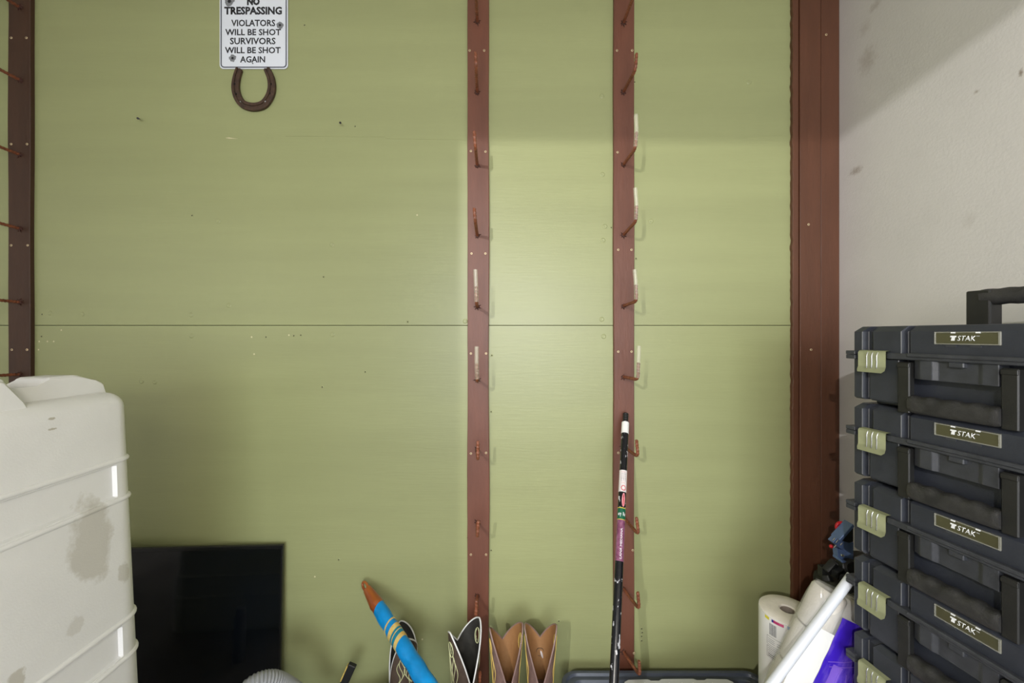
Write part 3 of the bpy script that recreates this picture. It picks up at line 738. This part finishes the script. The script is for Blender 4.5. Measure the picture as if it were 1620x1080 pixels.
out = [(-lw/2, -.10), (lw/2, -.10), (lw/2, .075), (lw/2-.008, .092), (lw/2-.022, .101), (lidx(1117), .103), (lidx(1113), .095), (lidx(1100), .095), (lidx(1096), .103),
       (lidx(1046), .102), (lidx(1041), .093), (lidx(1028), .093), (lidx(1024), .101), (-lw/2+.022, .099), (-lw/2+.008, .092), (-lw/2, .078)]
link('lid', prism(bmesh.new(), out, lz-.02-.007, lz-.008-.004, 'z', bev=.0015), 'lidw', lb)
bm = bmesh.new()
for px in (1017, 1055, 1075, 1092, 1122): box(bm, lidx(px)-.0012, lidx(px)+.0012, -.06, .085, lz-.012, lz-.0105)
link('lid_rib', bm, 'wrap', lb)
lid_c = tag(link('carton', B(-.032, .032, -.05, .05, 0, .168, bev=.002), 'card', loc=(.768, 1.165, .0065)), 'small brown carton in the right end of the grey tote', 'carton')
# ------------------------------------------------------------------ kitchen roll
rc = Vector((P(1246, 0, 1.165).x, 1.165, .175)); rr_, rz1 = .072, HC-(963-HY)/F*1.165
Hh = rz1-rc.z
roll = thing('kitchen_roll', 'white kitchen roll in printed wrapper beside the brown trim', 'kitchen roll', rc)
bm = bmesh.new(); lathe(bm, [(.019, .0), (rr_-.004, 0), (rr_-.0006, .004), (rr_-.0006, Hh-.006), (rr_-.005, Hh-.0008), (.040, Hh+.001), (.021, Hh), (.019, Hh-.003), (.019, 0)], 48)
link('paper', bm, 'paper', roll, 50)
link('core', lathe(bmesh.new(), [(.0188, 0.002), (.0188, Hh-.004), (.0172, Hh-.004), (.0172, .002), (.0188, .002)], 32), 'core', roll, 50)
link('core_floor', lathe(bmesh.new(), [(0, Hh-.07), (.017, Hh-.07)], 24), 'core', roll)
bm = bmesh.new(); lathe(bm, [(rr_, 0), (rr_, Hh-.012), (rr_-.0012, Hh-.004), (rr_-.003, Hh-.004)], 64); link('wrapper', bm, 'wrap', roll, 60)
aim = math.atan2(-rc.y, -rc.x)                   # direction to the camera
def on_roll(s0_, z0_):
    def f(v): a = aim+(v.x+s0_)/rr_; r_ = rr_+.0003+v.z; return Vector((r_*math.cos(a), r_*math.sin(a), z0_+v.y))
    return f
def patch(s0_, z0_, w_, h_, m, name='print', sl=0):
    bm = bmesh.new(); n = max(2, int(w_/.003)); f = on_roll(s0_, z0_); g = []
    for i in range(n+1):
        x = -w_/2+w_*i/n; g.append((bm.verts.new(f(Vector((x, -h_/2+sl*x, 0)))), bm.verts.new(f(Vector((x, h_/2+sl*x, 0))))))
    for a, b in zip(g, g[1:]): bm.faces.new((a[0], b[0], b[1], a[1]))
    link(name, bm, m, roll)
def patches(lst, m, name):
    bm = bmesh.new()
    for s0_, z0_, w_, h_ in lst:
        n = max(1, int(w_/.003)); f = on_roll(s0_, z0_); g = []
        for i in range(n+1):
            x = -w_/2+w_*i/n; g.append((bm.verts.new(f(Vector((x, -h_/2, 0)))), bm.verts.new(f(Vector((x, h_/2, 0))))))
        for a, b in zip(g, g[1:]): bm.faces.new((a[0], b[0], b[1], a[1]))
    link(name, bm, m, roll)
zt = Hh-.0115
patch(-.053, zt, .014, .008, 'yellow'); patch(-.0215, zt, .026, .0075, 'magenta'); patch(-.036, zt, .006, .0075, 'royal'); patch(.010, zt, .021, .0085, 'cyan')
patches([(-.044+.0021*i, zt-.026, .0011 if i % 3 else .0018, .032) for i in range(9)], 'grey_ink', 'barcode')
def frame_lines(s0_, z0_, w_, h_):
    t = .0009; return [(s0_, z0_+h_/2, w_, t), (s0_, z0_-h_/2, w_, t), (s0_-w_/2, z0_, t, h_), (s0_+w_/2, z0_, t, h_)]
patches(frame_lines(-.030, zt-.060, .044, .024)+[(-.040, zt-.055-.005*i, .018, .0011) for i in range(3)]+[(-.018, zt-.058, .014, .0011), (-.018, zt-.064, .014, .0016)], 'grey_ink', 'text_box')
patches(frame_lines(-.030, zt-.092, .044, .030)+[(-.030, zt-.082-.0052*i, .038, .0011 if i < 3 else .0022) for i in range(5)], 'black_ink', 'text_box')
patches([(.033, zt-.020, .004, .003), (.031, zt-.046, .006, .0012), (.030, zt-.052, .005, .0012)], 'grey_ink', 'print')
bm = bmesh.new(); f = on_roll(-.026, zt-.150); g = []
for k in range(25):
    t = 2*PI*k/24; w2 = .0035+.003*math.sin(t-1.0)
    g.append((bm.verts.new(f(Vector(((.017)*math.cos(t), .024*math.sin(t), .0001)))), bm.verts.new(f(Vector(((.017-w2)*math.cos(t), (.024-w2)*math.sin(t), .0001))))))
for a, b in zip(g, g[1:]): bm.faces.new((a[0], b[0], b[1], a[1]))
link('swirl_emblem', bm, 'black_ink', roll)
patch(-.028, zt-.142, .014, .011, 'yellow')
bm = bmesh.new(); text_bm(bm, 'Sp', .036, None, height=.026, bold=.05, shear=.3, fn=on_roll(-.006, zt-.186), depth=.0003, sub=True); link('lettering', bm, 'royal', roll)
# ------------------------------------------------------------------ carton under the tissue pack
tag(link('carton', B(-.12, .12, -.16, .16, 0, .245, bev=.003), 'card', loc=(.655, .915, .0)), 'brown carton on the floor under the tissue pack', 'carton')
# ------------------------------------------------------------------ tissue pack leaning right
po = P(1291, 914, 1.047); ang = R(25)
pack = thing('tissue_pack', 'clear-wrapped pack of white rolls with purple print, leaning behind the white pipe', 'tissue pack', (po.x, po.y, po.z), (0, ang, 0))
# local x: right along the top edge, z down = negative, y depth -.05..+.05
pw, phh, pd = .235, .345, .040
for i in range(3):
    for j in range(3):
        bm = bmesh.new(); z0_ = -.012-j*.108; x_ = .046+i*.080
        lathe(bm, [(.0, z0_-.105), (.034, z0_-.105), (.0385, z0_-.1), (.0385, z0_-.007), (.035, z0_-.001), (.015, z0_), (.013, z0_-.02), (0, z0_-.02)], 32, Matrix.Translation((x_, 0, 0)))
        link('tissue_roll', bm, 'paper', pack, 50)
def film_pt(x, z, side):
    """pillowy film surface"""
    ex = max(0, 1-((x-pw/2)/(pw/2))**4)**.5; ez = max(0, 1-((z+phh/2)/(phh/2))**6)**.5
    wr = .0022*noise.noise((x*26, z*9, side*3.0)) + .0018*noise.noise((x*9+z*30, z*6, side*7.0))
    return Vector((x, side*(pd+.004+wr)*ex*ez, z))
def film_patch(x0, x1, z0_, z1_, side, off=0, n=34, m_=34):
    bm = bmesh.new(); g = []
    for j in range(m_+1):
        row = []
        for i in range(n+1):
            u, v = i/n, j/m_; x = x0+(x1-x0)*u; z = z0_+(z1_-z0_)*v; p = film_pt(x, z, side); p.y += side*off; row.append(bm.verts.new(p))
        g.append(row)
    for j in range(m_):
        for i in range(n): bm.faces.new((g[j][i], g[j][i+1], g[j+1][i+1], g[j+1][i]))
    return bm
bm = bmesh.new(); g = {}
f1 = film_patch(0, pw, -phh, 0, -1); me = bpy.data.meshes.new('t'); f1.to_mesh(me); bm.from_mesh(me); f1.free(); f1 = film_patch(0, pw, -phh, 0, 1); f1.to_mesh(me); bm.from_mesh(me); f1.free(); bpy.data.meshes.remove(me)
bmesh.ops.remove_doubles(bm, verts=bm.verts, dist=.0003)
link('film', bm, 'film', pack, 80)
link('printed_panel', film_patch(.062, pw-.006, -phh+.005, -.052, -1, .0012, 40, 40), 'purple', pack, 80)
link('printed_panel', film_patch(.012, .0615, -phh+.03, -.10, -1, .0010, 12, 30), 'wrap', pack, 80)
bm = film_patch(.088, .112, -.30, -.165, -1, .0018, 6, 20); link('lilac_print', bm, 'lilac', pack, 80)
bm = bmesh.new()
for a, b, c, d_ in ((.072, -.165, .175, -.112), (.080, -.175, .185, -.122), (.125, -.175, .150, -.30), (.140, -.165, .162, -.29), (.105, -.30, .112, -.18)):
    pp = [film_pt(a+(c-a)*k/10+.004*math.sin(k*.5), b+(d_-b)*k/10, -1)+Vector((0, -.0022, 0)) for k in range(11)]; tube(bm, pp, .0009, 5)
link('film_crease', bm, 'lilac', pack, 60)
# ------------------------------------------------------------------ white pipe
wp0, wp1 = P(1348, 911, .988), P(1221, 1082, .945); d = (wp1-wp0).normalized(); Lw = (wp0.z-.012)/-d.z
bm = bmesh.new(); tube(bm, [wp0-(wp0+d*Lw), Vector((0, 0, 0))], .0110, 24, caps=False); tube(bm, [wp0-(wp0+d*Lw), Vector((0, 0, 0))], .0092, 24, caps=False)
tag(link('white_pipe', bm, 'pvc', None, 40, loc=wp0+d*Lw), 'white plastic pipe leaning diagonally across the tissue pack', 'pipe')
# ------------------------------------------------------------------ black bag and the blue clamp behind
tag(link('carton', B(-.105, .105, -.13, .13, 0, .30, bev=.003), 'card', loc=(1.045, 1.27, 0)), 'tall brown carton in the corner under the black tool', 'carton')
bg = thing('black_power_tool', 'black power tool heaped in the corner behind the tissue pack', 'tool', (1.035, 1.27, .30))
bm = bmesh.new(); box(bm, -.055, .09, -.06, .06, 0, .19, bev=.02, seg=3); link('housing', bm, 'blackrub', bg, 40)
bm = bmesh.new(); box(bm, -.075, .03, -.075, -.02, .13, .245, bev=.018, seg=3, mx=Matrix.Rotation(R(14), 4, 'Y')); link('motor_cover', bm, 'blackrub', bg, 40)
bm = bmesh.new(); lathe(bm, [(0, 0), (.022, 0), (.026, .006), (.026, .035), (.018, .042), (0, .042)], 20, Matrix.Translation((-.055, -.07, .265)) @ Matrix.Rotation(R(70), 4, 'X')); link('knob', bm, 'blackrub', bg, 40)
bm = bmesh.new(); tube(bm, bez([(-.06, -.08, .16), (-.03, -.10, .20), (.02, -.10, .19), (.05, -.08, .24)], 8), .009, 10); link('cord', bm, 'blackrub', bg, 60)
bm = bmesh.new(); box(bm, -.02, .05, -.07, -.01, .22, .285, bev=.012, seg=2); link('neck', bm, 'blackrub', bg, 40)
random.seed(5)
for k, (px, py, Y) in enumerate(((1303, 903, 1.2), (1314, 897, 1.18), (1326, 905, 1.17), (1309, 915, 1.16), (1322, 893, 1.2), (1334, 912, 1.16))):
    q = P(px, py, Y)-bg.location; sz_ = (random.uniform(.008, .014), .010, random.uniform(.010, .018))
    link('fitting', B(-sz_[0], sz_[0], -sz_[1], sz_[1], -sz_[2], sz_[2], bev=.003, seg=2), 'blackrub', bg, 40, loc=q, rot=(.3*k, .7*k, .5*k))
bc = P(1328, 868, 1.19)
cl = thing('saw_bracket', 'small blue metal bracket with red knobs tilted above the black tool', 'clamp', (bc.x, 1.21, .585))
def cpt(px, py, Y=1.19): return P(px, py, Y)-cl.location
def bar(pts, m, name, y0=-.012, y1=.012):
    pp = [cpt(*q) for q in pts]; bm = prism(bmesh.new(), [(p.x, p.z) for p in pp], cpt(0, 0).y+y0, cpt(0, 0).y+y1, 'y', bev=.0012); link(name, bm, m, cl)
bar([(1319, 848), (1341, 824), (1343, 828), (1322, 852)], 'steelblue', 'rail', -.02, .012)
bar([(1323, 851), (1344, 830), (1344, 853), (1338, 855)], 'blackrub', 'black_pad', -.014, .012)
bar([(1313, 855), (1320, 848), (1341, 856), (1340, 862), (1335, 870), (1324, 864)], 'steelblue', 'bracket_plate', -.010, .010)
bar([(1322, 866), (1338, 869), (1342, 856), (1348, 856), (1348, 887), (1324, 882)], 'steelblue', 'bracket_foot', -.006, .014)
bar([(1323, 880), (1348, 886), (1348, 890), (1323, 884)], 'steelblue', 'foot_flange', -.02, .014)
bm = bmesh.new()
for px, py in ((1319, 853), (1324, 856), (1331, 860), (1321, 864)):
    a_ = cpt(px-1.5, py+2.2, 1.176); b_ = cpt(px+1.8, py-2.2, 1.176); tube(bm, [a_, b_], .0016, 6)
link('bolt', bm, 'silver', cl)
link('screw_head', lathe(bmesh.new(), [(0, 0), (.004, 0), (.004, .004), (0, .005)], 10, Matrix.Translation(cpt(1332, 877.5, 1.178)) @ Matrix.Rotation(R(90), 4, 'X')), 'silver', cl)
bm = bmesh.new(); ph = [cpt(1330, 833, 1.205)+Vector((.0125*math.cos(2*PI*k/20), 0, .0125*math.sin(2*PI*k/20))) for k in range(20)]
tube(bm, ph, .0045, 8, closed=True); link('red_ring', bm, 'redplastic', cl, 60)
link('ring_hub', lathe(bmesh.new(), [(0, 0), (.007, 0), (.007, .02), (0, .01)], 14, Matrix.Translation(cpt(1330, 834, 1.205)) @ Matrix.Rotation(R(90), 4, 'X')), 'steelblue', cl, 50)
bm = bmesh.new(); bmesh.ops.create_icosphere(bm, subdivisions=2, radius=.0055); bmesh.ops.transform(bm, matrix=Matrix.Translation(cpt(1315, 864, 1.18)), verts=bm.verts); link('red_knob', bm, 'redplastic', cl, 60)
# ------------------------------------------------------------------ stack of toolboxes
FO = Vector((.8105, .965, 0)); fdir = Vector((.152, -.988, 0)); frot = math.atan2(fdir.y, fdir.x)
LX, DP, BH = .452, .262, .168
def toolbox():
    """local x along the front, +y into the box, z up; front plane y=0"""
    root = thing('toolbox', '', 'toolbox', FO, (0, 0, frot))
    rim0, rim1 = .0925, .1115
    # outline of the body front with grooves; (x, y) plan polygon, symmetric
    def plan(gr, end=.010, inset=0):
        f = [(end*.6, 0)]
        for (a, b) in gr: f += [(a, 0), (a+.005, .012), (b-.003, .012), (b, 0)]
        half = f; mir = [(LX-x, y) for x, y in reversed(half)]
        pts = half+mir+[(LX-.002, .006), (LX-.002, DP), (.002, DP), (.002, .006)]
        return [(min(max(x, inset), LX-inset), min(max(y, inset) if y == 0 else y, DP-inset)) for x, y in pts]
    bm = bmesh.new()
    # lid: prism with chamfered upper front edge
    pl = plan([(.025, .049), (.107, .124)])
    def loft(bm, levels):
        rings = [[bm.verts.new((cx_+(x-cx_)*sx_, y+dy*(1 if y < DP*.5 else 0), z)) for x, y in P_] for (P_, z, sx_, dy) in levels for cx_ in [LX/2]]
        for a, b in zip(rings, rings[1:]):
            for k in range(len(a)): bm.faces.new((a[k], a[(k+1) % len(a)], b[(k+1) % len(a)], b[k]))
        bm.faces.new(rings[0][::-1]); bm.faces.new(rings[-1])
    loft(bm, [(pl, rim1-.002, 1, 0), (pl, BH-.012, 1, 0), (pl, BH-.001, .955, .010), (pl, BH, .95, .012)])
    bmesh.ops.bevel(bm, geom=[e for e in bm.edges if abs(e.verts[0].co.z-e.verts[1].co.z) > .02], offset=.0010, segments=1, affect='EDGES', material=1)
    link('lid', bm, ['box', 'box_edge'], root)
    # lower body with the handle bay recessed
    bay0, bay1 = .098, LX-.098
    f = [(.006, 0), (.025, 0), (.030, .012), (.039, .012), (.042, 0), (.102, 0), (.102, .024)]
    lowpts = f+[(LX-x, y) for x, y in reversed(f)]+[(LX-.002, .006), (LX-.002, DP), (.002, DP), (.002, .006)]
    bm = bmesh.new(); loft(bm, [(lowpts, .0, .985, .003), (lowpts, .004, 1, 0), (lowpts, rim0+.002, 1, 0)])
    bmesh.ops.bevel(bm, geom=[e for e in bm.edges if abs(e.verts[0].co.z-e.verts[1].co.z) > .02], offset=.0010, segments=1, affect='EDGES', material=1)
    box(bm, .03, LX-.03, .03, DP-.03, -.0104, .001, bev=.003)
    link('body', bm, ['box', 'box_edge'], root)
    # rim flange running round the joint
    bm = bmesh.new(); box(bm, -.0085, .014, -.008, DP+.004, rim0+.0105, rim1, bev=.0012); box(bm, -.0085, .014, -.0075, DP+.004, rim0, rim0+.0098, bev=.0012)
    box(bm, LX-.014, LX+.0085, -.008, DP+.004, rim0+.0105, rim1, bev=.0012); box(bm, LX-.014, LX+.0085, -.0075, DP+.004, rim0, rim0+.0098, bev=.0012)
    box(bm, .084, LX-.084, -.0085, .03, rim0+.004, rim1-.002, bev=.0015); box(bm, .014, LX-.014, .0005, .03, rim0+.004, rim1-.004)
    box(bm, .125, LX-.125, -.012, .0, rim1-.009, rim1-.001, bev=.002)
    link('rim', bm, 'box_rim', root)
    # bulged panel over the handle bay
    bm = bmesh.new()
    pts = [(.130, .02), (.130, .002), (.146, -.006), (.166, -.006), (.174, .000), (.234, .000), (.242, -.004), (.264, -.004), (.264, .02)]
    prism(bm, pts, .058, rim0+.0045, 'z', bev=.001); link('front_bulge', bm, 'box_rim', root)
    bm = B(.194, .218, -.0085, .002, rim0-.006, rim0+.004, bev=.0015); link('centre_clasp', bm, 'box_rim', root)
    # carrying handle: two arms and a moulded grip
    hroot = None
    hroot = None
    for a_ in (.1055, .2685):
        bm = B(a_, a_+.0225, -.008, .006, -.014, rim0-.001, bev=.0018); box(bm, a_, a_+.0225, -.0095, -.006, rim0-.012, rim0-.003, bev=.001)
        hh = link('handle_arm', bm, 'box_black', root); hroot = hroot or hh
    n = 46; bm = bmesh.new(); rings = []
    for i in range(n+1):
        u = .1275+(.2690-.1275)*i/n; e = min(1, i/2.5, (n-i)/2.5)
        wv = .0014*math.cos((i/n)*2*PI*4.0)
        ring = []
        for k in range(20):
            a = 2*PI*k/20; yy = -math.cos(a)*(.017-.002*(1-e)); zz = math.sin(a)*(.0185-.003*(1-e))+(wv if math.sin(a) > .3 else 0)
            # squarish section
            s_ = max(abs(math.cos(a)), abs(math.sin(a)))**-.35
            ring.append(bm.verts.new((u, -.0005+yy*s_*.9, .0055+zz*s_)))
        rings.append(ring)
    for a, b in zip(rings, rings[1:]):
        for k in range(20): bm.faces.new((a[k], a[(k+1) % 20], b[(k+1) % 20], b[k]))
    bm.faces.new(rings[0][::-1]); bm.faces.new(rings[-1])
    link('grip', bm, 'grip', hroot, 50)
    # latches
    def latch(x0, x1):
        zt_ = rim1+.0025; prof = [(.0005, zt_), (-.0125, zt_-.001), (-.0145, zt_-.005), (-.0145, zt_-.036), (-.0175, zt_-.044), (-.0215, zt_-.049)]
        xs = [(0, 0, 1), (.05, 0, 1), (.95, 0, 1), (1, 0, 1)]; bm = bmesh.new(); g = []
        for j, (y, z) in enumerate(prof):
            ins = .004 if j == len(prof)-1 else (.001 if j == 1 else 0)
            g.append([bm.verts.new((x0+ins+(x1-x0-2*ins)*t, y, z)) for t in (0, .04, .3, .5, .7, .96, 1)])
        for a, b in zip(g, g[1:]):
            for k in range(6): bm.faces.new((a[k], a[k+1], b[k+1], b[k]))
        q = bmesh.ops.solidify(bm, geom=list(bm.faces), thickness=.0016)
        lo = link('latch', bm, 'sage', root, 50); root_l.append(lo)
        bm = bmesh.new()
        for t in (.36, .54, .72):
            x = x0+(x1-x0)*t
            tube(bm, bez([(x, -.0135, zt_-.004), (x, -.0168, zt_-.012), (x, -.0168, zt_-.026), (x-.0004, -.0168, zt_-.036), (x-.001, -.0165, zt_-.040)], 4), .0011, 8)
        link('latch_spring', bm, 'silver', lo, 60)
    root_l = []
    latch(.0275, .0875); latch(LX-.0875, LX-.0275)
    # label holder
    lx_0, lx_1, lz0, lz1 = .1680, .2655, BH-.038, BH-.0135
    bm = B(lx_0, lx_1, -.0015, .003, lz0, lz1, bev=.0008); lh = link('label_card', bm, 'olive', root)
    bm = bmesh.new()
    for (a, b, c, d_) in ((lx_0, lx_1, lz1-.0022, lz1), (lx_0, lx_1, lz0, lz0+.0022), (lx_0, lx_0+.0022, lz0, lz1), (lx_1-.003, lx_1, lz0, lz1)): box(bm, a, b, -.0032, .0, c, d_, bev=.0004)
    link('clear_frame', bm, 'clear', root)
    bm = bmesh.new()
    for x in (lx_0+.030, lx_0+.067): box(bm, x-.003, x+.003, -.0035, -.001, lz1-.003, lz1-.0005)
    cx_, cz_ = (lx_0+lx_1)/2-.0, (lz0+lz1)/2
    text_bm(bm, 'STAK', .0272, flat(cx_+.0008, -.0017, cz_), height=.0095, bold=.004, shear=.22, depth=.0003)
    def pm(pts): prism(bm, pts, -.0021, -.0017)
    x0 = lx_0+.0292
    pm([(x0-.0035, cz_+.0046), (x0+.0058, cz_+.0046), (x0+.0052, cz_+.0018), (x0+.0035, cz_+.0018), (x0+.0028, cz_-.0046), (x0-.0028, cz_-.0046), (x0-.0014, cz_+.0018), (x0-.0040, cz_+.0018)])
    text_bm(bm, 'TM', .0045, flat(cx_+.0175, -.0017, cz_+.004), height=.0014, bold=.01, depth=.0003)
    link('label_lettering', bm, 'white_ink', root)
    for a_ in (.018, .055): link('label_clip', B(lx_0+a_, lx_0+a_+.016, -.002, .001, lz0-.0045, lz0-.001), 'box_rim', root)
    return root
tb = toolbox()
words = ['black toolbox, top one of the stack, with raised carry handle', 'black toolbox second from the top of the stack, with a scuffed front', 'black toolbox third from the top of the stack',
         'black toolbox fourth from the top of the stack', 'black toolbox fifth from the top, cut off by the bottom of the photo', 'black toolbox sixth from the top of the stack, below the photo', 'black toolbox at the very bottom of the stack, below the photo']
stack = []
for i in range(7):
    o = tb if i == 0 else copy_tree(tb)
    o.location = (FO.x, FO.y, 1.27-BH-.1785*i); o['label'] = words[i]; o['group'] = 'stacked black toolboxes'; stack.append(o)
def loc_box(px, py, y):       # image point -> local coords of top box at local depth y
    c, s = math.cos(frot), math.sin(frot)
    q = (px-CX)/F; o = Vector((FO.x-s*y, FO.y+c*y))
    # o + u*fdir : X = q*Y
    u = (q*o.y-o.x)/(fdir.x-q*fdir.y); Y = o.y+u*fdir.y
    return u, HC-(py-HY)/F*Y-(1.27-BH)
top = stack[0]; hy_ = .155
u0, z0_ = loc_box(1537, 461, hy_); u1, _ = loc_box(1562, 461, hy_)
zt_ = z0_
x_a, x_b = u0, u0+.20
bm = bmesh.new(); box(bm, x_a, x_a+.040, hy_-.016, hy_+.016, BH-.001, zt_, bev=.003, seg=2); box(bm, x_b-.040, x_b, hy_-.016, hy_+.016, BH-.001, zt_, bev=.003, seg=2)
box(bm, x_a+.016, x_b-.016, hy_-.010, hy_+.014, zt_-.006, zt_, bev=.002)
th_ = link('carry_handle', bm, 'box_black', top)
bm = tube(bmesh.new(), [(x_a+.022+(x_b-x_a-.044)*k/24, hy_-.003, zt_-.0145+.0008*math.sin(k*1.3)) for k in range(25)], .0165, 20, sq=.9); link('carry_grip', bm, 'grip', th_, 50)
tag(link('dolly_board', B(0, LX, .0, DP, 0, 1.27-BH-.1785*6-.011, bev=.002), 'ply', loc=FO, rot=(0, 0, frot)), 'plywood board on the floor under the toolbox stack', 'board')
